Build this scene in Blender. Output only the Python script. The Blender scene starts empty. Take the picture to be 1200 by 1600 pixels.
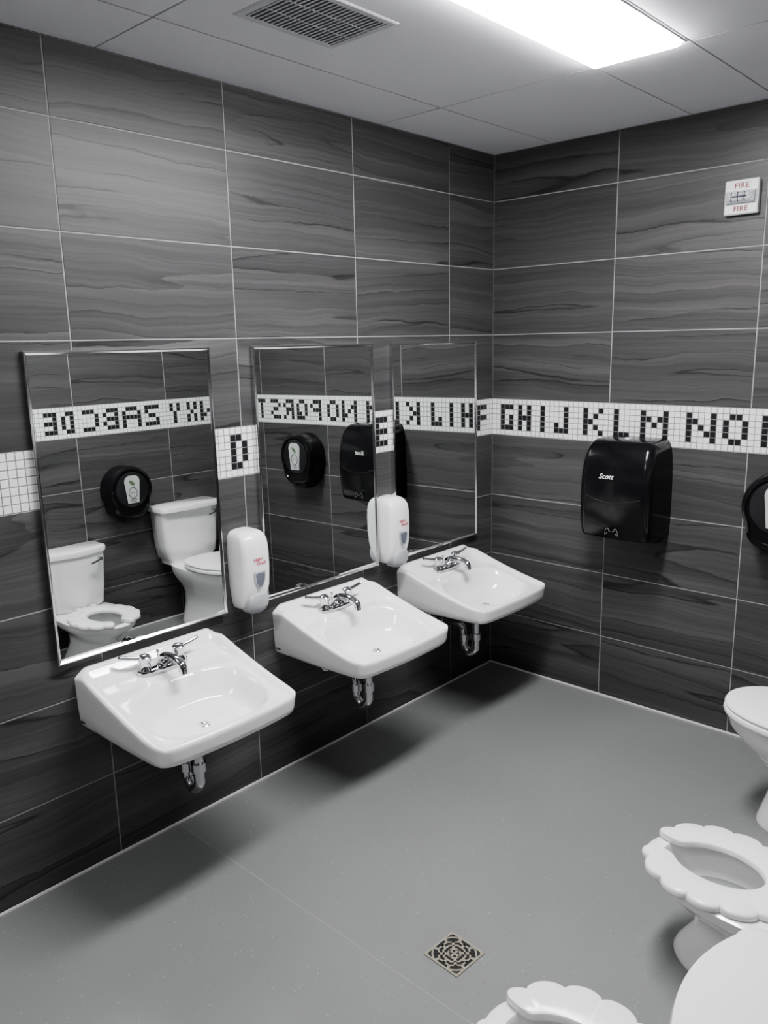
import bpy, bmesh, math, random
from mathutils import Matrix, Vector
random.seed(4)
scn=bpy.context.scene
COL=bpy.context.collection
try:
    scn.view_settings.view_transform='AgX'
    scn.view_settings.look='AgX - Medium High Contrast'
except Exception: pass
ZC=2.5217; WR=2.1; P=0.3065

# ------------------------------------------------------------------ materials
def newmat(name):
    m=bpy.data.materials.new(name); m.use_nodes=True
    nt=m.node_tree; b=nt.nodes['Principled BSDF']
    return m,nt,b
def N(nt,t,**k):
    n=nt.nodes.new(t)
    for a,v in k.items(): setattr(n,a,v)
    return n
def MATH(nt,op,a,b=None,c=None,clamp=False):
    n=nt.nodes.new('ShaderNodeMath'); n.operation=op; n.use_clamp=clamp
    for i,v in enumerate((a,b,c)):
        if v is None: continue
        if isinstance(v,(int,float)): n.inputs[i].default_value=v
        else: nt.links.new(v,n.inputs[i])
    return n.outputs[0]
def RAMP(nt,fac,stops,interp='LINEAR'):
    r=nt.nodes.new('ShaderNodeValToRGB'); r.color_ramp.interpolation=interp
    e=r.color_ramp.elements
    while len(e)<len(stops): e.new(0.5)
    for i,(p,c) in enumerate(stops):
        e[i].position=p
        e[i].color=(c,c,c,1) if isinstance(c,(int,float)) else (*c,1)
    nt.links.new(fac,r.inputs[0]); return r.outputs[0]
def MIX(nt,f,a,b,mode='MIX'):
    n=nt.nodes.new('ShaderNodeMix'); n.data_type='RGBA'; n.blend_type=mode
    for idx,v in ((0,f),(6,a),(7,b)):
        if isinstance(v,(int,float)): n.inputs[idx].default_value=v
        elif isinstance(v,tuple): n.inputs[idx].default_value=(*v,1)
        else: nt.links.new(v,n.inputs[idx])
    return n.outputs[2]
def simple(name,col,rough=.4,metal=0,coat=0,var=.04,scale=30,bump=0,spec=None):
    m,nt,b=newmat(name)
    tc=N(nt,'ShaderNodeTexCoord'); no=N(nt,'ShaderNodeTexNoise'); no.inputs['Scale'].default_value=scale; no.inputs['Detail'].default_value=3
    nt.links.new(tc.outputs['Object'],no.inputs['Vector'])
    lo=tuple(max(0,c*(1-var)) for c in col); hi=tuple(min(1,c*(1+var)) for c in col)
    nt.links.new(RAMP(nt,no.outputs['Fac'],[(.3,lo),(.7,hi)]),b.inputs['Base Color'])
    b.inputs['Roughness'].default_value=rough; b.inputs['Metallic'].default_value=metal
    if coat: b.inputs['Coat Weight'].default_value=coat; b.inputs['Coat Roughness'].default_value=.03
    if spec is not None: b.inputs['Specular IOR Level'].default_value=spec
    if bump:
        bp=N(nt,'ShaderNodeBump'); bp.inputs['Strength'].default_value=bump; bp.inputs['Distance'].default_value=.002
        nt.links.new(no.outputs['Fac'],bp.inputs['Height']); nt.links.new(bp.outputs[0],b.inputs['Normal'])
    return m
def stone_mat():
    m,nt,b=newmat('veined_stone_tile')
    tc=N(nt,'ShaderNodeTexCoord'); sp=N(nt,'ShaderNodeSeparateXYZ'); nt.links.new(tc.outputs['Object'],sp.inputs[0])
    geo=N(nt,'ShaderNodeNewGeometry'); rnd=geo.outputs['Random Per Island']
    u=MATH(nt,'ADD',sp.outputs[0],sp.outputs[1]); v=sp.outputs[2]
    rz=MATH(nt,'MULTIPLY',rnd,61.0)
    vv=[v]
    def noise(a,bb,off,det=4,rough=.55,dist=0):
        c=N(nt,'ShaderNodeCombineXYZ')
        nt.links.new(MATH(nt,'MULTIPLY',u,a),c.inputs[0]); nt.links.new(MATH(nt,'MULTIPLY',vv[0],bb),c.inputs[1])
        nt.links.new(MATH(nt,'ADD',rz,off),c.inputs[2])
        n=N(nt,'ShaderNodeTexNoise'); n.inputs['Scale'].default_value=1; n.inputs['Detail'].default_value=det; n.inputs['Roughness'].default_value=rough; n.inputs['Distortion'].default_value=dist
        nt.links.new(c.outputs[0],n.inputs['Vector']); return n.outputs['Fac']
    w=noise(1.5,2.0,3.1,2); w2=noise(6.0,9,8.1,3); w3=noise(28,34,9.1,4,.65)
    warped=MATH(nt,'ADD',v,MATH(nt,'MULTIPLY_ADD',w,.09,-.045))
    warped=MATH(nt,'ADD',warped,MATH(nt,'MULTIPLY_ADD',w2,.026,-.013))
    warped=MATH(nt,'ADD',warped,MATH(nt,'MULTIPLY_ADD',w3,.010,-.005))
    slope=MATH(nt,'MULTIPLY',u,MATH(nt,'MULTIPLY_ADD',rnd,.09,-.03))
    vv[0]=MATH(nt,'ADD',warped,slope)
    bands=noise(.30,12,11.0,5,.58)
    col=RAMP(nt,bands,[(.30,(.056,.055,.056)),(.45,(.067,.066,.067)),(.55,(.080,.078,.079)),(.70,(.098,.096,.097))])
    # layered sheets : sawtooth of a stretched noise gives soft fade and crisp edge
    vn=noise(.25,4.6,41.0,2,.5)
    fr=MATH(nt,'FRACT',MATH(nt,'MULTIPLY',vn,9.0))
    saw=RAMP(nt,fr,[(.0,(.55,.55,.56)),(.18,(.90,.90,.91)),(.60,(1.05,1.04,1.04)),(.90,(1.25,1.23,1.22)),(1.0,(1.34,1.32,1.31))])
    smask=RAMP(nt,noise(.8,5,63.0,2,.5),[(.42,.10),(.60,.85)])
    col=MIX(nt,smask,col,saw,'MULTIPLY')
    fine=noise(1.0,120,17.0,5,.65)
    col=MIX(nt,.6,col,RAMP(nt,fine,[(.3,.32),(.7,.68)]),'OVERLAY')
    l=MATH(nt,'MINIMUM',fr,MATH(nt,'SUBTRACT',1.0,fr))
    line=RAMP(nt,l,[(.0,1.0),(.018,.8),(.045,0.0)])
    mask=RAMP(nt,noise(2.0,9,53.0,4,.6),[(.46,0.0),(.54,1.0)])
    col=MIX(nt,MATH(nt,'MULTIPLY',MATH(nt,'MULTIPLY',line,mask),.8),col,(.015,.015,.016))
    nt.links.new(col,b.inputs['Base Color'])
    b.inputs['Roughness'].default_value=.42
    b.inputs['Specular IOR Level'].default_value=.35
    return m
def floor_mat():
    m,nt,b=newmat('speckled_vinyl')
    tc=N(nt,'ShaderNodeTexCoord')
    def spk(scale,thr,rth):
        vo=N(nt,'ShaderNodeTexVoronoi'); vo.inputs['Scale'].default_value=scale
        nt.links.new(tc.outputs['Object'],vo.inputs['Vector'])
        s=N(nt,'ShaderNodeSeparateColor'); nt.links.new(vo.outputs['Color'],s.inputs[0])
        return MATH(nt,'MULTIPLY',MATH(nt,'LESS_THAN',vo.outputs['Distance'],thr),MATH(nt,'GREATER_THAN',s.outputs[0],rth))
    no=N(nt,'ShaderNodeTexNoise'); no.inputs['Scale'].default_value=1.6; no.inputs['Detail'].default_value=5; nt.links.new(tc.outputs['Object'],no.inputs['Vector'])
    base=RAMP(nt,no.outputs['Fac'],[(.3,(.205,.208,.206)),(.7,(.230,.233,.231))])
    col=MIX(nt,MATH(nt,'MULTIPLY',spk(75,.15,.86),.42),base,(.62,.63,.62))
    col=MIX(nt,MATH(nt,'MULTIPLY',spk(110,.2,.88),.4),col,(.38,.385,.38))
    col=MIX(nt,MATH(nt,'MULTIPLY',spk(60,.10,.95),.5),col,(.07,.075,.075))
    nt.links.new(col,b.inputs['Base Color']); b.inputs['Roughness'].default_value=.34; b.inputs['Specular IOR Level'].default_value=.5
    return m
M_stone=stone_mat(); M_floor=floor_mat()
M_grout=simple('pale_grout',(.34,.34,.34),.8)
M_mgrout=simple('mosaic_grout',(.22,.22,.22),.8)
M_wt=simple('white_mosaic',(.80,.80,.80),.25,var=.05,scale=60)
M_bt=simple('black_mosaic',(.020,.020,.022),.25)
M_caulk=simple('white_caulk',(.72,.72,.70),.6)
M_ceil=simple('ceiling_panel',(.80,.80,.84),.85,var=.03,scale=180,bump=.15)
M_cgap=simple('ceiling_gap',(.35,.35,.37),.8)
M_por=simple('white_porcelain',(.89,.885,.88),.12,coat=.6,var=.01,scale=4)
M_seat=simple('white_plastic_seat',(.87,.865,.86),.22,var=.01,scale=5)
M_chrome=simple('chrome',(.66,.66,.68),.07,metal=1,var=.02)
M_steel=simple('polished_steel',(.72,.72,.73),.14,metal=1,var=.03,scale=15)
M_brush=simple('worn_drain_metal',(.38,.35,.29),.45,metal=.5,var=.15,scale=80)
M_dark=simple('dark_void',(.008,.008,.008),.7)
M_void=simple('vent_void',(.06,.06,.075),.7)
M_blk=simple('glossy_black_plastic',(.007,.007,.008),.18,var=.1,spec=.4)
M_blk2=simple('satin_black_plastic',(.015,.015,.017),.35,var=.1)
M_wpl=simple('white_abs_plastic',(.84,.84,.84),.25,coat=.3,var=.01)
M_gpl=simple('grey_plastic',(.42,.43,.45),.3,var=.03)
M_win=simple('blue_grey_window',(.15,.16,.19),.2,var=.05)
M_dgp=simple('dark_grey_window',(.06,.065,.09),.12,var=.05)
M_red=simple('red_print',(.55,.03,.08),.5)
M_ink=simple('white_print',(.90,.90,.90),.5)
M_grink=simple('grey_print',(.22,.22,.23),.5)
M_green=simple('green_print',(.12,.17,.10),.5)
M_lab=simple('pale_label',(.46,.48,.47),.4)
M_fire=simple('dark_red_print',(.22,.05,.05),.5)
M_lens=simple('strobe_lens',(.55,.56,.58),.1,var=.35,scale=150,coat=.5)
M_vent=simple('painted_vent',(.58,.58,.61),.5,var=.02)
M_water=simple('bowl_water',(.35,.36,.36),.05)
M_seam=simple('floor_weld',(.32,.322,.32),.6)
def mirror_mat():
    m,nt,b=newmat('silvered_mirror')
    tc=N(nt,'ShaderNodeTexCoord'); no=N(nt,'ShaderNodeTexNoise'); no.inputs['Scale'].default_value=2
    nt.links.new(tc.outputs['Object'],no.inputs['Vector'])
    nt.links.new(RAMP(nt,no.outputs['Fac'],[(.3,(.80,.82,.81)),(.7,(.82,.84,.83))]),b.inputs['Base Color'])
    b.inputs['Metallic'].default_value=1; b.inputs['Roughness'].default_value=0.0
    return m
M_mir=mirror_mat()
def emis(name,st,col=(1,1,1)):
    m,nt,b=newmat(name)
    b.inputs['Base Color'].default_value=(.8,.8,.8,1)
    b.inputs['Emission Color'].default_value=(*col,1); b.inputs['Emission Strength'].default_value=st
    return m
M_em=emis('lit_diffuser',66,(.99,.99,1)); M_em2=emis('lit_diffuser_entry',26,(.99,.99,1))

# ------------------------------------------------------------------ helpers
def mk(name,V,F,mats,parent=None,smooth=False,fm=None,autosm=None):
    me=bpy.data.meshes.new(name); me.from_pydata([tuple(v) for v in V],[],F); me.validate()
    if not isinstance(mats,(list,tuple)): mats=[mats]
    for m in mats: me.materials.append(m)
    if fm and len(fm)==len(me.polygons):
        me.polygons.foreach_set('material_index',fm)
    bm=bmesh.new(); bm.from_mesh(me)
    if not fm: bmesh.ops.recalc_face_normals(bm,faces=bm.faces)
    if smooth:
        for f in bm.faces: f.smooth=True
        ang=math.radians(autosm or 40)
        for e in bm.edges:
            if len(e.link_faces)==2 and e.calc_face_angle(0)>ang: e.smooth=False
    bm.to_mesh(me); bm.free(); me.update()
    o=bpy.data.objects.new(name,me); COL.objects.link(o)
    if parent is not None: o.parent=parent
    return o
def root(name,loc,rotz=0,label=None,cat=None,group=None):
    o=bpy.data.objects.new(name,None); o.empty_display_size=.05; COL.objects.link(o)
    o.location=loc; o.rotation_euler=(0,0,rotz)
    if label: o['label']=label
    if cat: o['category']=cat
    if group: o['group']=group
    return o
class G:   # geometry accumulator
    def __init__(s): s.V=[];s.F=[];s.M=[]
    def add(s,V,F,mi=0):
        o=len(s.V); s.V+= [tuple(v) for v in V]; s.F+=[tuple(i+o for i in f) for f in F]; s.M+=[mi]*len(F)
    def box(s,a,b,mi=0):
        x0,y0,z0=a;x1,y1,z1=b
        V=[(x0,y0,z0),(x1,y0,z0),(x1,y1,z0),(x0,y1,z0),(x0,y0,z1),(x1,y0,z1),(x1,y1,z1),(x0,y1,z1)]
        s.add(V,[(0,3,2,1),(4,5,6,7),(0,1,5,4),(1,2,6,5),(2,3,7,6),(3,0,4,7)],mi)
    def loft(s,rings,cap0=True,cap1=True,closed=True,mi=0):
        n=len(rings[0]); V=[p for r in rings for p in r]; F=[]
        for i in range(len(rings)-1):
            for j in range(n if closed else n-1):
                k=(j+1)%n
                F.append((i*n+j,i*n+k,(i+1)*n+k,(i+1)*n+j))
        if cap0: F.append(tuple(range(n))[::-1])
        if cap1: F.append(tuple((len(rings)-1)*n+j for j in range(n)))
        s.add(V,F,mi)
    def tube(s,path,r,seg=14,mi=0,caps=True):
        path=[Vector(p) for p in path]
        rs=r if isinstance(r,(list,tuple)) else [r]*len(path)
        rings=[]; nrm=None
        for i,p in enumerate(path):
            t=(path[min(i+1,len(path)-1)]-path[max(i-1,0)]).normalized()
            if nrm is None:
                a=Vector((0,0,1)) if abs(t.z)<.9 else Vector((1,0,0)); nrm=(a-t*a.dot(t)).normalized()
            else: nrm=(nrm-t*nrm.dot(t)).normalized()
            bn=t.cross(nrm)
            rings.append([p+(nrm*math.cos(2*math.pi*k/seg)+bn*math.sin(2*math.pi*k/seg))*rs[i] for k in range(seg)])
        s.loft(rings,caps,caps,mi=mi)
    def obj(s,name,mats,parent=None,smooth=True,autosm=None):
        return mk(name,s.V,s.F,mats,parent,smooth,s.M if isinstance(mats,(list,tuple)) else None,autosm)
def recalc(o):
    bm=bmesh.new(); bm.from_mesh(o.data); bmesh.ops.recalc_face_normals(bm,faces=bm.faces); bm.to_mesh(o.data); bm.free()
def spline(pts,n=8):
    pts=[Vector(p) for p in pts]; out=[]
    for i in range(len(pts)-1):
        p0=pts[max(i-1,0)];p1=pts[i];p2=pts[i+1];p3=pts[min(i+2,len(pts)-1)]
        for k in range(n):
            t=k/n
            out.append(.5*((2*p1)+(-p0+p2)*t+(2*p0-5*p1+4*p2-p3)*t*t+(-p0+3*p1-3*p2+p3)*t**3))
    out.append(pts[-1]); return out
def text(name,body,size,mat,parent,loc,shear=0,align='CENTER',squash=1,space=1.0,bold=0):
    """text in the canonical wall frame: reads along +X, up +Z, faces -Y"""
    cu=bpy.data.curves.new(name,'FONT'); cu.body=body; cu.size=size; cu.shear=shear; cu.align_x=align; cu.align_y='CENTER'
    cu.extrude=.0004; cu.space_character=space; cu.offset=bold
    t=bpy.data.objects.new(name+'_tmp',cu); COL.objects.link(t); bpy.context.view_layer.update()
    me=bpy.data.meshes.new_from_object(t.evaluated_get(bpy.context.evaluated_depsgraph_get()))
    bpy.data.objects.remove(t); 
    me.transform(Matrix(((squash,0,0,0),(0,0,-1,0),(0,1,0,0),(0,0,0,1))))
    me.materials.clear(); me.materials.append(mat)
    o=bpy.data.objects.new(name,me); COL.objects.link(o); o.parent=parent; o.location=loc
    return o
def children(o): return [c for c in bpy.data.objects if c.parent==o]
def copy_tree(o,parent=None):
    c=o.copy(); COL.objects.link(c)
    if parent is not None:
        c.parent=parent; c.matrix_parent_inverse=o.matrix_parent_inverse.copy()
    for ch in children(o): copy_tree(ch,c)
    return c

# ------------------------------------------------------------------ walls
FONT={'A':["01110","10001","11111","10001","10001"],'B':["1110","1001","1110","1001","1110"],'C':["0111","1000","1000","1000","0111"],
'D':["110","101","101","101","110"],'E':["111","100","111","100","111"],'F':["111","100","111","100","100"],'G':["111","100","101","101","111"],
'H':["101","101","111","101","101"],'I':["1","1","1","1","1"],'J':["001","001","001","101","111"],'K':["1001","1010","1100","1010","1001"],
'L':["100","100","100","100","111"],'M':["10001","11011","10101","10001","10001"],'N':["10001","11001","10101","10011","10001"],
'O':["0110","1001","1001","1001","0110"],'P':["1110","1001","1110","1000","1000"],'Q':["0110","1001","1001","1011","0111"],'R':["1110","1001","1110","1010","1001"],
'S':["0111","1000","0110","0001","1110"],'T':["111","010","010","010","010"],'U':["1001","1001","1001","1001","0110"],'V':["101","101","101","101","010"],
'W':["10001","10001","10101","11011","10001"],'X':["101","101","010","101","101"],'Y':["101","101","010","010","010"],'Z':["1111","0001","0110","1000","1111"]}
ZB,ZT=1.216,1.3916
ROWS=[(0.0,.2965),(.2965,.603),(.603,.9095),(.9095,ZB),(ZT,1.7006),(1.7006,2.0071),(2.0071,2.3136),(2.3136,ZC)]
def tilewall(name,mp,L,lines,letters,flip,thick=.12):
    g=G(); gw=.0021
    a=mp(0,0,-.0014); b=mp(L,ZC,-thick)
    lo=[min(a[i],b[i]) for i in range(3)]; hi=[max(a[i],b[i]) for i in range(3)]
    g.box(lo,hi,1)
    def slab(u0,u1,z0,z1,mi,gap,bev):
        u0+=gap;u1-=gap;z0+=gap;z1-=gap
        if u1-u0<.004: return
        o=[(u0,z0),(u1,z0),(u1,z1),(u0,z1)]
        i=[(u0+bev,z0+bev),(u1-bev,z0+bev),(u1-bev,z1-bev),(u0+bev,z1-bev)]
        V=[mp(u,z,-.0014) for u,z in o]+[mp(u,z,-bev*.6) for u,z in o]+[mp(u,z,0) for u,z in i]
        F=[(8,9,10,11)]
        for k in range(4):
            q=(k+1)%4; F+= [(k,q,4+q,4+k),(4+k,4+q,8+q,8+k)]
        g.add(V,F,mi)
    us=[0]+[l for l in lines if l<L]+[L]
    for z0,z1 in ROWS:
        for i in range(len(us)-1): slab(us[i],us[i+1],z0,z1,0,gw,.0008)
    c=(ZT-ZB)/7; n=int(L/c)
    black=set()
    for ch,uc in letters:
        bmp=FONT[ch]; w=len(bmp[0]); s=round(uc/c-w/2)
        for r in range(5):
            for k in range(w):
                if bmp[r][k]=='1':
                    col=s+(w-1-k if flip else k); black.add((col,5-r))
    V=[mp(0,ZB,-.0011),mp(L,ZB,-.0011),mp(L,ZT,-.0011),mp(0,ZT,-.0011)]; g.add(V,[(0,1,2,3)],4)
    for i in range(n+1):
        for r in range(7):
            u0=i*c;u1=min(L,(i+1)*c)
            slab(u0,u1,ZB+r*c,ZB+(r+1)*c,3 if (i,r) in black else 2,.0016,.0004)
    o=mk(name,g.V,g.F,[M_stone,M_grout,M_wt,M_bt,M_mgrout],None,False,g.M)
    recalc(o); o['kind']='structure'; return o
tilewall('wall_left',lambda u,z,d:(d,-u,z),4.4,[.3427+.6047*i for i in range(7)],[('F',.077),('E',.817),('D',1.580)],True)
back_letters=[('G',.085),('H',.190),('I',.290),('J',.395),('K',.540),('L',.690),('M',.850),('N',1.035),('O',1.19),('P',1.33),('Q',1.46),('R',1.59),('S',1.715),('T',1.84),('U',1.97)]
tilewall('wall_back',lambda u,z,d:(u,-d,z),3.0,[.629,1.234,1.838,2.44],back_letters,False)
right_letters=[('V',.10),('W',.235),('X',.375),('Y',.50),('Z',.64),('A',.785),('B',.92),('C',1.05),('D',1.18),('E',1.30),('F',1.43),('G',1.56),('H',1.70),('I',1.82),('J',1.93)]
tilewall('wall_right',lambda u,z,d:(WR-d,-u,z),2.45,[.548,1.152,1.757,2.36],right_letters,False)
tilewall('wall_front',lambda u,z,d:(u,-4.4+d,z),3.0,[.5+.6047*i for i in range(5)],[],False)
tilewall('wall_entry',lambda u,z,d:(3.0-d,-u,z),4.4,[.4+.6047*i for i in range(7)],[],False)
g=G(); g.box((-.12,-4.52,-.1),(3.12,.12,0),0); f=g.obj('floor',[M_floor],smooth=False); f['kind']='structure'
g=G(); g.box((0,-1.9370,0),(WR,-1.9350,.0004),0); f=g.obj('trim_1',[M_seam],smooth=False); f['kind']='structure'
def trim(name,a,b):
    g=G(); g.box(a,b,0); o=g.obj(name,[M_caulk],smooth=False); o['kind']='structure'
trim('trim_2',(0,-4.4,0),(.006,0,.007)); trim('trim_3',(.006,-.006,0),(WR,0,.007)); trim('trim_4',(WR-.006,-2.45,0),(WR,-.006,.007))
# ceiling
g=G(); g.box((-.12,-4.52,ZC+.004),(3.12,.12,ZC+.1),1)
xs=[0,.31,.93,1.245,1.855,2.465,3.0]; ys=[0,-.79,-2.0,-3.22,-4.4]
for i in range(len(xs)-1):
    for j in range(len(ys)-1):
        x0,x1=xs[i],xs[i+1]; y1,y0=ys[j],ys[j+1]; q=.003
        g.box((x0+q,y0+q,ZC),(x1-q,y1-q,ZC+.0045),0)
o=g.obj('ceiling',[M_ceil,M_cgap],smooth=False); recalc(o); o['kind']='structure'

# ------------------------------------------------------------------ ceiling lights
def ceil_light(x0,x1,y0,y1,em,label):
    r=root('ceiling_light',((x0+x1)/2,(y0+y1)/2,ZC),0,label,'light')
    hx,hy=(x1-x0)/2,(y1-y0)/2; fr=.008
    g=G()
    for a,b in (((-hx,-hy),(hx,-hy+fr)),((-hx,hy-fr),(hx,hy)),((-hx,-hy+fr),(-hx+fr,hy-fr)),((hx-fr,-hy+fr),(hx,hy-fr))):
        g.box((a[0],a[1],-.003),(b[0],b[1],0),0)
    o=g.obj('light_frame',M_wpl,r,False)
    g=G(); rings=[]
    for ins,z in ((0,-.001),(0,-.010),(.010,-.017)):
        X=hx-fr-ins;Y=hy-fr-ins; rings.append([(-X,-Y,z),(X,-Y,z),(X,Y,z),(-X,Y,z)])
    g.loft(rings); o=g.obj('diffuser',em,r,False); o['label']='bright white glowing diffuser'
    return r
ceil_light(.935,1.235,-1.995,-.805,M_em,'rectangular recessed fluorescent panel glowing bright white in the ceiling')
ceil_light(.935,1.235,-4.38,-3.24,M_em2,'rectangular recessed fluorescent panel near the washroom entrance')
# ------------------------------------------------------------------ ceiling vent
r=root('air_vent',(.603,-1.685,ZC),0,'square-louvred pale grey metal air vent set in ceiling panel','vent')
hx,hy=.133,.180; fr=.024
g=G()
def ringsq(hx,hy,z): return [(-hx,-hy,z),(hx,-hy,z),(hx,hy,z),(-hx,hy,z)]
g.loft([ringsq(hx,hy,0),ringsq(hx,hy,-.001),ringsq(hx-.006,hy-.006,-.0035),ringsq(hx-fr,hy-fr,-.0035),ringsq(hx-fr,hy-fr,-.0005)],False,False)
g.obj('vent_frame',M_vent,r,False)
g=G(); g.box((-hx+fr,-hy+fr,-.0008),(hx-fr,hy-fr,-.0002)); g.obj('vent_void',M_void,r,False)
g=G(); n=20
for i in range(n):
    y=-hy+fr+(i+.5)*(2*(hy-fr))/n
    g.box((-hx+fr,y-.0030,-.0030),(hx-fr,y+.0030,-.0008))
for x in (-.037,.037): g.box((x-.0012,-hy+fr,-.0031),(x+.0012,hy-fr,-.0008))
g.obj('louvre',M_vent,r,False)

# ------------------------------------------------------------------ mirrors
def mirror(y0,y1,z0=.730,z1=1.672,tilt=.009):
    yc=(y0+y1)/2; hw=(y1-y0)/2; h=z1-z0
    r=root('wall_mirror',(0.0,yc,z0),math.pi/2,'tall rectangular wall mirror with polished steel frame above a sink','mirror','framed washroom mirrors')
    g=G()
    prof=[(0,0),(0,-.015),(.002,-.018),(.0055,-.0185),(.0105,-.0140),(.0115,-.011)]
    rings=[]
    for ins,d in prof:
        ring=[]
        for sx,z in ((-1,0+ins),(1,0+ins),(1,h-ins),(-1,h-ins)):
            y=d-(tilt*(h-z) if d<0 else 0); ring.append((sx*(hw-ins),y,z))
        rings.append(ring)
    g.loft(rings,True,False); g.obj('mirror_frame',M_steel,r,False)
    ins=.0108; g=G()
    V=[(sx*(hw-ins),-.0122-tilt*(h-z),z) for sx,z in ((-1,ins),(1,ins),(1,h-ins),(-1,h-ins))]
    g.add(V,[(0,1,2,3)]); o=g.obj('mirror_glass',M_mir,r,False); o['label']='clear silvered mirror glass'
mirror(-2.311,-1.680); mirror(-1.497,-.876); mirror(-.760,-.157)

# ------------------------------------------------------------------ sink
def sstep(a,b,x):
    t=max(0,min(1,(x-a)/(b-a))); return t*t*(3-2*t)
def build_sink(yc):
    r=root('wall_sink',(0.0,yc,.5),0,'white porcelain wall-hung sink with chrome two-handle faucet','sink','white wall-hung washroom sinks')
    D=.482; HW=.266
    base=[i/46 for i in range(47)]
    A=sorted(set([round(v,5) for v in base]+[.0,.003,.008,.014,.985,.990,.994,.9975,1.0]))
    tb=[-1+2*i/64 for i in range(65)]
    T=sorted(set([round(v,5) for v in tb]+[-1,-.998,-.993,-.986,-.976,.976,.986,.993,.998,1]))
    def zr(x):
        q=max(0,1-x/.47); return .074+.118*(q**1.35)
    def top(x,y,da):
        z=zr(x)
        inner=sstep(.250,.226,abs(y))*sstep(.008,.030,x)*sstep(.466,.448,x)
        z-=.014*inner
        z-=.014*inner*sstep(.02,.05,x)*sstep(.19,.11,x)
        q=(abs(x-.298)/.146)**2.9+(abs(y)/.216)**2.9
        bowl=max(0,1-q)
        z-=.088*(sstep(0,.68,bowl))*(.82+.18*bowl)
        z-=.020*sstep(.225,.264,abs(y))*sstep(.06,.0,x)
        r_=.012
        if da<r_: z-=r_-math.sqrt(max(0,r_*r_-(r_-da)**2))
        return max(z,.006)
    V=[];nT=len(T)
    def pos(a,t):
        x=D*a*(1-.045*abs(t)**14*a**3)*(1-.030*t*t*a*a)
        hw=HW*(1-.010*a); y=hw*t*(1-.035*a**14*abs(t)**3)
        return x,y
    for a in A:
        for t in T:
            x,y=pos(a,t); da=min((1-abs(t))*HW,(1-a)*D)
            V.append((x,y,top(x,y,da)))
    F=[]
    nA=len(A)
    for i in range(nA-1):
        for j in range(nT-1):
            F.append((i*nT+j,i*nT+j+1,(i+1)*nT+j+1,(i+1)*nT+j))
    loop=[(A[i],T[0]) for i in range(nA)]+[(1,T[j]) for j in range(1,nT)]+[(A[i],T[-1]) for i in range(nA-2,-1,-1)]
    idx=[i*nT for i in range(nA)]+[(nA-1)*nT+j for j in range(1,nT)]+[i*nT+nT-1 for i in range(nA-2,-1,-1)]
    prev=idx
    def low(x): return .0+.008*sstep(.15,.46,x)
    for (k,inset,fz) in ((0,.001,.15),(1,.003,.6),(2,.006,.88),(3,.012,.98),(4,.030,1.02)):
        cur=[]
        for (a,t),pi in zip(loop,idx):
            x,y,z=V[pi]; zl=low(x)
            sy=1-inset/HW; xx=x-(inset if a>.5 else inset*a*2)*sstep(0,1,a)
            cur.append(len(V)); V.append((xx,y*sy,z+(zl-z)*min(fz,1)-(.0 if fz<=1 else .003)))
        for j in range(len(loop)-1): F.append((prev[j],prev[j+1],cur[j+1],cur[j]))
        prev=cur
    c=len(V); V.append((.2,0,-.010))
    for j in range(len(prev)-1): F.append((prev[j],prev[j+1],c))
    F.append(tuple(range(nT))+(prev[-1],c,prev[0]))
    o=mk('basin',V,F,M_por,r,True,None,50)
    g=G()
    zb=top(.298,0,1)
    g.loft([[(.298+rr*math.cos(k*math.pi/12),rr*math.sin(k*math.pi/12),zb+zz) for k in range(24)] for rr,zz in ((.008,.001),(.010,.002),(.017,.002),(.019,.0003))],True,False)
    g.obj('drain_ring',M_chrome,r)
    # faucet
    zt=top(.078,0,1)
    g=G()
    def ov(sx,sy,z,n=36):
        out=[]
        for k in range(n):
            th=2*math.pi*k/n; c,s=math.cos(th),math.sin(th)
            out.append((.078+sx*abs(c)**.8*math.copysign(1,c),sy*abs(s)**.7*math.copysign(1,s),z))
        return out
    g.loft([ov(.028,.092,zt-.008),ov(.029,.094,zt+.005),ov(.027,.092,zt+.012),ov(.019,.082,zt+.015)])
    fo=g.obj('faucet',M_chrome,r); fo['label']='chrome two-handle centerset faucet'
    g=G()
    pth=spline([(.074,0,zt+.006),(.082,0,zt+.030),(.110,0,zt+.046),(.155,0,zt+.050),(.192,0,zt+.040),(.200,0,zt+.022)],7)
    rr=[.023-.009*min(1,i/(len(pth)*.5)) for i in range(len(pth))]
    g.tube(pth,rr,18); g.tube([(.199,0,zt+.026),(.201,0,zt+.012)],.0140,18)
    g.tube([(.052,0,zt+.010),(.052,0,zt+.048)],.0025,8); g.tube([(.052,0,zt+.045),(.052,0,zt+.054)],.0055,10)
    g.obj('spout',M_chrome,fo)
    for s in (-1,1):
        g=G(); y=s*.064
        pr=[(.024,.006),(.023,.014),(.018,.022),(.0175,.038),(.021,.043),(.021,.056),(.015,.063),(.004,.066)]
        g.loft([[(.078+q*math.cos(k*math.pi/10),y+q*math.sin(k*math.pi/10),zt+zz) for k in range(20)] for q,zz in pr])
        ex=.082 if s>0 else .050
        lv=spline([(.078,y,zt+.053),((.078+ex)/2,y+s*.038,zt+.058),(ex,y+s*.074,zt+.067)],5)
        g.tube(lv,[.0082-.0022*i/len(lv) for i in range(len(lv))],12)
        g.tube([lv[-2],lv[-1],lv[-1]+(lv[-1]-lv[-2])*.4],[.0062,.0074,.003],12)
        g.obj('faucet_handle',M_chrome,fo)
    # drain trap
    g=G()
    g.tube([(.245,0,.0),(.245,0,-.065)],.023,20)
    g.tube([(.245,0,-.045),(.245,0,-.070)],.029,16)
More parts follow.
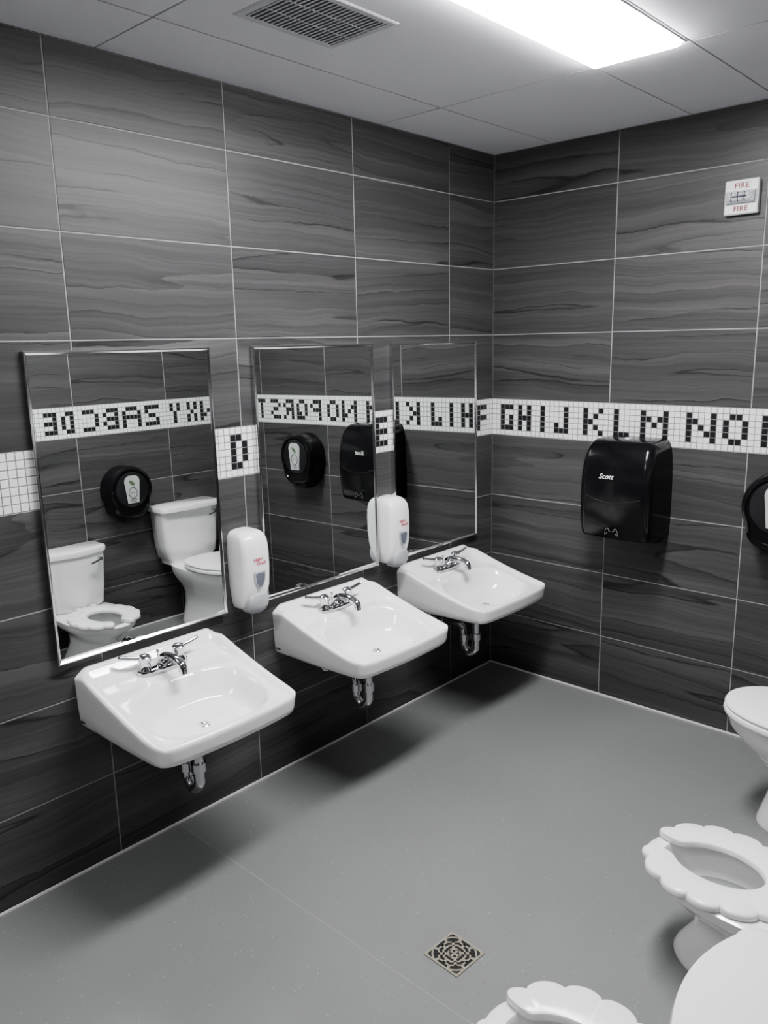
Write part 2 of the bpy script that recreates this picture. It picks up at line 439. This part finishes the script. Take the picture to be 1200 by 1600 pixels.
    tr=spline([(.245,0,-.06),(.245,0,-.185),(.242,0,-.222),(.210,0,-.250),(.178,0,-.222),(.175,0,-.185),(.165,0,-.135),(.13,0,-.122),(.0,0,-.122)],7)
    g.tube(tr,.0185,18)
    g.tube([(.245,0,-.145),(.245,0,-.175)],.026,12); g.tube([(.175,0,-.195),(.175,0,-.165)],.026,12)
    g.tube([(.06,0,-.122),(.035,0,-.122)],.025,12)
    g.tube([(.012,0,-.122),(.0,0,-.122)],[.036,.038],22)
    o=g.obj('drain_trap',M_chrome,r); o['label']='chrome p-trap drain pipe'
    for s in (-1,1):
        g=G(); y=s*.10
        g.tube([(.008,y,-.06),(.0,y,-.06)],[.024,.027],18)
        g.tube([(.0,y,-.06),(.06,y,-.06)],.009,12); g.tube([(.05,y,-.075),(.05,y,-.038)],.012,12)
        g.tube(spline([(.05,y,-.045),(.055,y,-.01),(.06,y*.9,.01)],4),.005,10)
        g.tube([(.06,y,-.06),(.085,y,-.06)],[.008,.015],12)
        g.obj('supply_valve',M_chrome,r)
    g=G(); g.box((.012,-HW*.998-.0006,.022),(.034,-HW*.985,.026)); g.obj('maker_mark',M_dgp,r,False)
    return r
s1=build_sink(-1.990)
for yy in (-1.190,-.468):
    c=copy_tree(s1); c.location=(0.0,yy,.5)

# ------------------------------------------------------------------ soap dispensers
def rr_ring(hw,dep,rad,z,n=6,y0=0.0,bulge=0.0):
    rad=min(rad,hw*.98,dep*.98)
    pts=[(-hw,y0,z)]
    for k in range(n+1):
        a=math.pi+ (math.pi/2)*k/n
        pts.append((-hw+rad+rad*math.cos(a),y0-dep+rad+rad*math.sin(a),z))
    m=6
    for k in range(1,m):
        t=k/m; x=(-hw+rad)+(2*(hw-rad))*t; pts.append((x,y0-dep-bulge*(1-(2*t-1)**2),z))
    for k in range(n+1):
        a=1.5*math.pi+(math.pi/2)*k/n
        pts.append((hw-rad+rad*math.cos(a),y0-dep+rad+rad*math.sin(a),z))
    pts.append((hw,y0,z)); return pts
def soap(y):
    r=root('soap_dispenser',(0.0,y,.722),math.pi/2,'white plastic wall soap dispenser with grey push bar and window','soap dispenser','white soap dispensers')
    g=G()
    pf=[(.010,.036,.040),(.014,.043,.052),(.030,.050,.072),(.060,.055,.088),(.10,.0590,.097),(.16,.0605,.101),(.21,.0605,.101),(.245,.060,.099),(.270,.0585,.094),(.286,.0545,.085),(.296,.048,.074),(.302,.037,.060),(.305,.020,.04)]
    rings=[rr_ring(hw,d,.024,z,6,0,.005) for z,hw,d in pf]
    g.loft(rings); g.obj('dispenser_body',M_wpl,r,autosm=60)
    g=G(); rings=[]
    for z,hw,d in ((-.006,.012,.068),(-.002,.026,.082),(.008,.035,.093),(.024,.042,.100),(.042,.045,.1035),(.060,.042,.1045),(.072,.032,.103)):
        rings.append(rr_ring(hw,d-.035,.016,z,5,-.035,.004))
    g.loft(rings); g.obj('push_bar',M_gpl,r,autosm=60)
    def shield(sc,dy):
        out=[]
        for x,z in ((-.021,.027),(.021,.027),(.023,.018),(.020,-.006),(.010,-.026),(0,-.031),(-.010,-.026),(-.020,-.006),(-.023,.018)):
            out.append((x*sc,dy,.130+z*sc))
        return out
    g=G(); g.loft([shield(1.12,-.096),shield(1.12,-.1065),shield(1.0,-.108)]); g.obj('window_rim',M_gpl,r,False)
    g=G(); g.loft([shield(.86,-.1075),shield(.86,-.1092)]); g.obj('window_pane',M_win,r,False)
    text('lettering',"capri",.021,M_red,r,(-.006,-.1072,.206),.25)
    text('lettering',"touch",.018,M_red,r,(.008,-.1070,.190),.25)
    return r
sp=soap(-1.588)
c=copy_tree(sp); c.location=(0.0,-.806,.722)

# ------------------------------------------------------------------ paper towel dispenser
r=root('paper_towel_dispenser',(.772,.0003,.80),0,'large glossy black wall paper towel dispenser with white lettering','paper towel dispenser')
g=G()
pf=[(.0,.128,.07),(.012,.134,.12),(.030,.138,.165)]
g.loft([rr_ring(hw,d,.03,z) for z,hw,d in pf]); g.obj('paper_chute',M_blk2,r,autosm=50)
g=G()
pf=[(.028,.150,.17),(.031,.157,.196),(.040,.160,.205),(.10,.1625,.216),(.20,.1635,.222),(.28,.1625,.220),(.34,.160,.212),(.385,.157,.199),(.415,.152,.184),(.433,.146,.168),(.444,.137,.148),(.450,.122,.120),(.452,.10,.09)]
g.loft([rr_ring(hw,d,.036,z,8,0,.010) for z,hw,d in pf]); g.obj('front_cover',M_blk,r,autosm=50)
g=G(); pts=[]
for k in range(21):
    t=k/20*2-1; pts.append((t*.122,-.2285-.004*(1-t*t)+.0055*t*t,.215-.022*(1-t*t)))
g.tube(pts,.0022,8); g.obj('cover_seam',M_blk2,r)
g=G(); g.tube([(.0,-.10,.450),(.0,-.10,.457)],[.016,.013],18); g.obj('latch_button',M_gpl,r)
text('brand_lettering',"Scott",.031,M_ink,r,(-.030,-.2305,.302),.35,bold=.0001)
def hand(sx):
    g=G(); z0=.062
    pl=[(-.030,z0-.012),(-.026,z0+.010),(-.016,z0+.018),(-.011,z0+.006),(-.004,z0+.004)]
    pl=[(sx*x,-.2215,z) for x,z in pl]
    g.tube(spline(pl,4),.0011,6); g.tube([(sx*-.030,-.2215,z0-.012),(sx*-.018,-.2215,z0-.003)],.0011,6)
    g.obj('hand_symbol',M_grink,r)
hand(1); hand(-1)

# ------------------------------------------------------------------ toilet paper dispensers
def tpd(loc,rot,label):
    r=root('toilet_paper_dispenser',loc,rot,label,'toilet paper dispenser','black toilet paper dispensers')
    def outl(sc,y,n=64):
        out=[]
        for k in range(n):
            a=2*math.pi*k/n; x=.141*math.cos(a); z=.141*math.sin(a)
            if math.sin(a)<-.45: 
                t=sstep(-.45,-1,math.sin(a)); z-=.034*t; x*=1+.35*t
            out.append((x*sc,y,z*sc))
        return out
    g=G(); g.loft([outl(.97,0),outl(1,-.006),outl(1,-.095),outl(.985,-.112),outl(.94,-.124),outl(.87,-.129),outl(.83,-.1275),outl(.81,-.123)])
    g.obj('drum_cover',M_blk,r,autosm=35)
    g=G(); g.loft([[(.104*s*math.cos(2*math.pi*k/48),y,.004+.104*s*math.sin(2*math.pi*k/48)) for k in range(48)] for s,y in ((1,-.122),(1,-.1255),(.94,-.128),(.4,-.130))])
    g.obj('view_window',M_blk2,r,autosm=35)
    g=G(); tr=[(-.036,-.080),(.036,-.080),(.050,.050),(.044,.070),(.024,.084),(-.024,.084),(-.044,.070),(-.050,.050)]
    g.loft([[(x,-.1285,z+.004) for x,z in tr],[(x,-.1312,z+.004) for x,z in tr]]); g.obj('label_panel',M_lab,r,False)
    g=G()
    def oval(sx,sz,cz,n=28): return [(sx*math.cos(2*math.pi*k/n),-.1318,cz+sz*math.sin(2*math.pi*k/n)) for k in range(n+1)]
    g.tube(oval(.026,.032,-.012),.0032,6)
    g.box((-.012,-.1322,-.014),(.012,-.1312,-.010))
    for i,z in enumerate((-.054,-.062,-.070)): g.box((-.024+.002*i,-.1322,z),(.024-.002*i,-.1312,z+.0035))
    g.obj('label_print',M_grink,r,False)
    g=G(); lf=[(-.006,.026),(.012,.030),(.028,.042),(.032,.062),(.014,.058),(.000,.044)]
    g.loft([[(x-.012,-.1310,z) for x,z in lf],[(x-.012,-.1320,z) for x,z in lf]]); g.obj('leaf_emblem',M_green,r,False)
    g=G(); g.box((-.060,-.10,-.190),(.060,-.02,-.155)); g.obj('tear_slot',M_blk2,r,False)
    return r
tpd((1.400,0,1.025),0,'round glossy black toilet paper dispenser beside the paper towel dispenser')
tpd((WR,-.905,.885),-math.pi/2,'round glossy black toilet paper dispenser between two toilets')

# ------------------------------------------------------------------ fire alarm
r=root('fire_alarm',(1.149,.0003,2.188),0,'white square fire alarm strobe plate with clear lens','fire alarm')
g=G(); h=.0625
def sq(s,y,q=.004): 
    return [(-s+q,y,-s),(s-q,y,-s),(s,y,-s+q),(s,y,s-q),(s-q,y,s),(-s+q,y,s),(-s,y,s-q),(-s,y,-s+q)]
g.loft([sq(h,0),sq(h,-.022),sq(h-.004,-.027)]); g.obj('alarm_plate',M_wpl,r,False)
g=G(); g.box((-.057,-.030,-.026),(.057,-.0265,.022)); g.obj('strobe_base',M_gpl,r,False)
g=G()
g.loft([[(x,y*1.0,z) for x,z in ((-.052,-.023),(.052,-.023),(.052,.019),(-.052,.019))] for y in (-.028,-.036)]+[[(x,-.048,z) for x,z in ((-.038,-.012),(.038,-.012),(.038,.010),(-.038,.010))]])
g.obj('strobe_lens',M_lens,r,False)
g=G(); g.tube([(-.026,-.0495,-.001),(.026,-.0495,-.001)],.0028,8); g.obj('strobe_tube',M_dgp,r,False)
for i,x in enumerate((-.042,-.030,-.018,-.006,.006,.018,.030,.042)):
    g=G(); g.box((x-.0016,-.0385 if abs(x)>.036 else -.049,-.018),(x+.0016,-.036,.015))
    g.obj('lens_rib',M_dgp if i%2 else M_gpl,r,False)
text('lettering',"FIRE",.026,M_fire,r,(0,-.0275,.040),0,space=1.15,bold=.0005)
text('lettering',"FIRE",.026,M_fire,r,(0,-.0275,-.043),0,space=1.15,bold=.0005)

# ------------------------------------------------------------------ toilets
def egg(xb,xf,hw,z,nb=3.0,nf=2.1,n=48,wide=.45):
    xc=xb+(xf-xb)*wide; out=[]
    for k in range(n):
        a=2*math.pi*k/n; c,s=math.cos(a),math.sin(a)
        if c>=0: out.append((xc+(xf-xc)*abs(c)**(2/nf),hw*math.copysign(abs(s)**(2/nf),s),z))
        else: out.append((xc-(xc-xb)*abs(c)**(2/nb),hw*math.copysign(abs(s)**(2/nb),s),z))
    return out
def toilet(yc,L,hr,ht,hwb,hwt,kid,label):
    r=root('toilet',(WR-.012,yc,0),math.pi,label,'toilet','white washroom toilets' )
    k=hr/.265
    g=G(); rim=hr; e=.03 if kid else 0
    st=[(0,.07,L-.125+e,.118+e*.5),(.012,.07,L-.125+e,.121+e*.5),(.03*k,.08,L-.135+e,.112+e*.4),(.09*k,.09,L-.160+e*.5,.092),(.14*k,.09,L-.150,.094),(.175*k,.08,L-.105,.120),
        (.205*k,.06,L-.05,hwb*.86),(.232*k,.05,L-.016,hwb*.97),(rim-.012,.045,L-.004,hwb),(rim-.004,.045,L-.002,hwb),(rim,.050,L-.007,hwb-.006)]
    rings=[egg(xb,xf,hw,z) for z,xb,xf,hw in st]
    xb0=.245 if kid else .27
    for z,xb,xf,hw in ((rim,xb0,L-.045,hwb-.046),(rim-.008,xb0+.004,L-.050,hwb-.052),(rim-.04,xb0+.008,L-.052,hwb-.055),(rim-.09*k,xb0+.04,L-.10,hwb-.085),(rim-.12*k,xb0+.07,L-.15,hwb-.11)):
        rings.append(egg(xb,xf,hw,z,2.4))
    g.loft(rings,True,True); g.obj('bowl',M_por,r,autosm=50)
    g=G(); ring=egg(xb0+.035,L-.095,hwb-.083,rim-.085*k,2.4); g.add(ring,[tuple(range(48))]); g.obj('bowl_water',M_water,r,False)
    for s in (-1,1):
        g=G(); g.loft([[(.24+q*math.cos(i*math.pi/8),s*.104+q*math.sin(i*math.pi/8),z) for i in range(16)] for q,z in ((.014,.004),(.014,.022),(.010,.030),(.003,.033))]); g.obj('bolt_cap',M_seat,r)
    def tr(x0,x1,hw,z,rad=.035,bow=.012):
        pts=[]; n=7
        def arc(cx,cy,a0):
            for i in range(n+1):
                a=a0+math.pi/2*i/n; pts.append((cx+rad*math.cos(a),cy+rad*math.sin(a),z))
        arc(x1-rad,hw-rad,0)
        pts.append((x0+.01,hw,z)); pts.append((x0,hw-.01,z)); pts.append((x0,-hw+.01,z)); pts.append((x0+.01,-hw,z))
        arc(x1-rad,-hw+rad,-math.pi/2)
        m=14
        for i in range(1,m):
            t=i/m*2-1; pts.append((x1+bow*(1-t*t),t*(hw-rad),z))
        return pts
    bw=.030 if kid else .014
    g=G(); zt=ht-.035
    tb=.0 if kid else .022
    g.loft([tr(.03,.150,hwt-.045,rim-.004,.035,bw),tr(.03,.150,hwt-.043,rim+.002+tb,.035,bw),tr(.02,.156,hwt-.028,rim+.014+tb,.035,bw),tr(.012,.162,hwt-.018,rim+.11,.035,bw),tr(.008,.168,hwt-.006,zt,.035,bw)]); g.obj('tank',M_por,r,autosm=50)
    g=G(); X=.176 if kid else .192
    g.loft([tr(.004,X-.010,hwt-.006,zt-.002,.035,bw),tr(.0,X,hwt+.006,zt+.002,.045,bw),tr(.0,X+.002,hwt+.008,zt+.022,.045,bw),tr(.002,X-.001,hwt+.005,zt+.031,.045,bw),tr(.012,X-.010,hwt-.006,zt+.035,.04,bw)]); g.obj('tank_lid',M_por,r,autosm=35)
    g=G(); yl=-(hwt-.055); zl=zt-.035
    g.tube([(.160,yl,zl),(.198,yl,zl)],[.013,.011],16)
    g.tube(spline([(.198,yl,zl),(.212,yl+.02,zl-.002),(.222,yl+.07,zl-.012)],5),[.006]*11,10); g.obj('flush_lever',M_chrome,r)
    if kid:
        x0s=.190; x1s=L+.004; cx=.420; th=.017
        def R(a,inner):
            c,s=math.cos(a),math.sin(a)
            if inner: ax,ay=(.120 if c>0 else .115),.080
            else: ax,ay=(x1s-cx if c>0 else cx-x0s),hwb+.006
            q=1/math.sqrt((c/ax)**2+(s/ay)**2)
            if not inner: q*=.905+.100*abs(math.sin(a*6.5))**.5
            return q
        n=360; gap=math.radians(12)
        sec=[(0,0),(0,.55),(.03,.85),(.08,1.0),(.90,1.0),(.97,.85),(1,.55),(1,0)]
        rings=[]
        for i in range(n+1):
            a=gap+(2*math.pi-2*gap)*i/n
            ro=R(a,False); ri=R(a,True); e=min(i,n-i)
            pin=0.0
            if e<9: pin=(1-math.sqrt(1-((9-e)/9)**2))*.32
            ring=[]
            for w,zz in sec:
                ww=pin+(1-2*pin)*w
                q=ro+(ri-ro)*ww
                ring.append((cx+q*math.cos(a),q*math.sin(a),rim+.004+th*zz))
            rings.append(ring)
        g=G(); g.loft(rings,True,True); o=g.obj('seat',M_seat,r,autosm=35); o['label']='white petal-edged open-front toilet seat'
    else:
        th=.022
        def pr(xb,xf,hw,z): return egg(xb,xf,hw,z,2.8)
        g=G(); xb,xf,hw=.215,L+.006,hwb+.004; z0=rim+.004
        g.loft([pr(xb,xf,hw,z0),pr(xb-.002,xf+.003,hw+.003,z0+.008),pr(xb,xf,hw,z0+th-.004),pr(xb+.01,xf-.01,hw-.01,z0+th),pr(xb+.065,xf-.07,hw-.068,z0+th-.002),pr(xb+.07,xf-.072,hw-.07,z0)],False,False)
        g.obj('seat',M_seat,r,autosm=50)
        g=G(); z1=z0+th+.003
        g.loft([pr(xb-.002,xf-.004,hw-.003,z1),pr(xb-.004,xf,hw,z1+.006),pr(xb,xf-.004,hw-.004,z1+.013),pr(xb+.03,xf-.03,hw-.03,z1+.017),pr(xb+.12,xf-.12,hw-.12,z1+.019)]); g.obj('seat_lid',M_seat,r,autosm=50)
    for s in (-1,1):
        g=G(); yy=s*(.045 if kid else .07); g.tube([(.212,yy,rim-.002),(.212,yy,rim+(.026 if kid else .036))],.015,14)
        g.obj('seat_hinge',M_seat,r)
    return r
toilet(-.545,.678,.390,.755,.178,.208,False,'full-size white porcelain toilet with closed lid')
k1=toilet(-1.315,.618,.265,.612,.178,.182,True,'small white child-size toilet with petal-shaped open seat')
c=copy_tree(k1); c.location=(WR-.012,-2.098,0)

# ------------------------------------------------------------------ floor drain
r=root('floor_drain',(1.129,-1.780,0),math.radians(-3),'square metal floor drain grate with concentric slots','floor drain')
g=G(); h=.060
g.box((-h,-h,0),(h,h,.0006)); g.obj('drain_void',M_dark,r,False)
g=G(); fr=.006
for a,b in (((-h,-h),(h,-h+fr)),((-h,h-fr),(h,h)),((-h,-h+fr),(-h+fr,h-fr)),((h-fr,-h+fr),(h,h-fr))): g.box((a[0],a[1],.0002),(b[0],b[1],.003))
def arcbar(r0,r1,a0,a1,n=10):
    V=[];F=[]
    for i in range(n+1):
        a=a0+(a1-a0)*i/n; c,s=math.cos(a),math.sin(a)
        def cl(q):
            lim=h-fr*.5; m=max(abs(q*c),abs(q*s)); 
            if m>lim: q*=lim/m
            return q
        p,q=cl(r0),cl(r1)
        V+= [(p*c,p*s,.0006),(q*c,q*s,.0006),(p*c,p*s,.0027),(q*c,q*s,.0027)]
    for i in range(n):
        o=i*4; F+=[(o+2,o+3,o+7,o+6),(o,o+4,o+5,o+1),(o,o+2,o+6,o+4),(o+1,o+5,o+7,o+3)]
    F+=[(0,1,3,2),(n*4,n*4+2,n*4+3,n*4+1)]
    g.add(V,F)
R=[(0,.006),(.0150,.0205),(.0295,.035),(.044,.0495),(.0585,.064),(.072,.080)]
for i,(r0,r1) in enumerate(R): arcbar(max(r0,.0001),r1,math.pi/8,2*math.pi+math.pi/8,8 if i<4 else 40)
for i in range(len(R)-1):
    nsp=[4,4,8,8,12][i]
    for k in range(nsp):
        a=2*math.pi*(k+(.5 if i%2 else 0))/nsp; w=.0042/((R[i][1]+R[i+1][0])/2)
        arcbar(R[i][1]-.002,R[i+1][0]+.002,a-w,a+w,2)
g.obj('drain_grate',M_brush,r,False)

# ------------------------------------------------------------------ camera
cx,cy,cz,psi,pit,rol,f=2.3084,-3.3075,1.6778,0.7463,0.2101,-0.0205,1246.3059
fw=Vector((-math.sin(psi)*math.cos(pit),math.cos(psi)*math.cos(pit),-math.sin(pit)))
r0=Vector((math.cos(psi),math.sin(psi),0)); u0=r0.cross(fw)
rt=math.cos(rol)*r0+math.sin(rol)*u0; up=rt.cross(fw)
cam=bpy.data.cameras.new('camera'); cam.sensor_width=36; cam.sensor_fit='AUTO'; cam.lens=f*36/1600; cam.clip_start=.02
co=bpy.data.objects.new('camera',cam); COL.objects.link(co)
M=Matrix.Identity(4)
for i in range(3): M[i][0]=rt[i]; M[i][1]=up[i]; M[i][2]=-fw[i]
M[0][3],M[1][3],M[2][3]=cx,cy,cz
co.matrix_world=M
scn.camera=co
w=bpy.data.worlds.new('world'); scn.world=w; w.use_nodes=True
w.node_tree.nodes['Background'].inputs[0].default_value=(.5,.5,.55,1); w.node_tree.nodes['Background'].inputs[1].default_value=.05
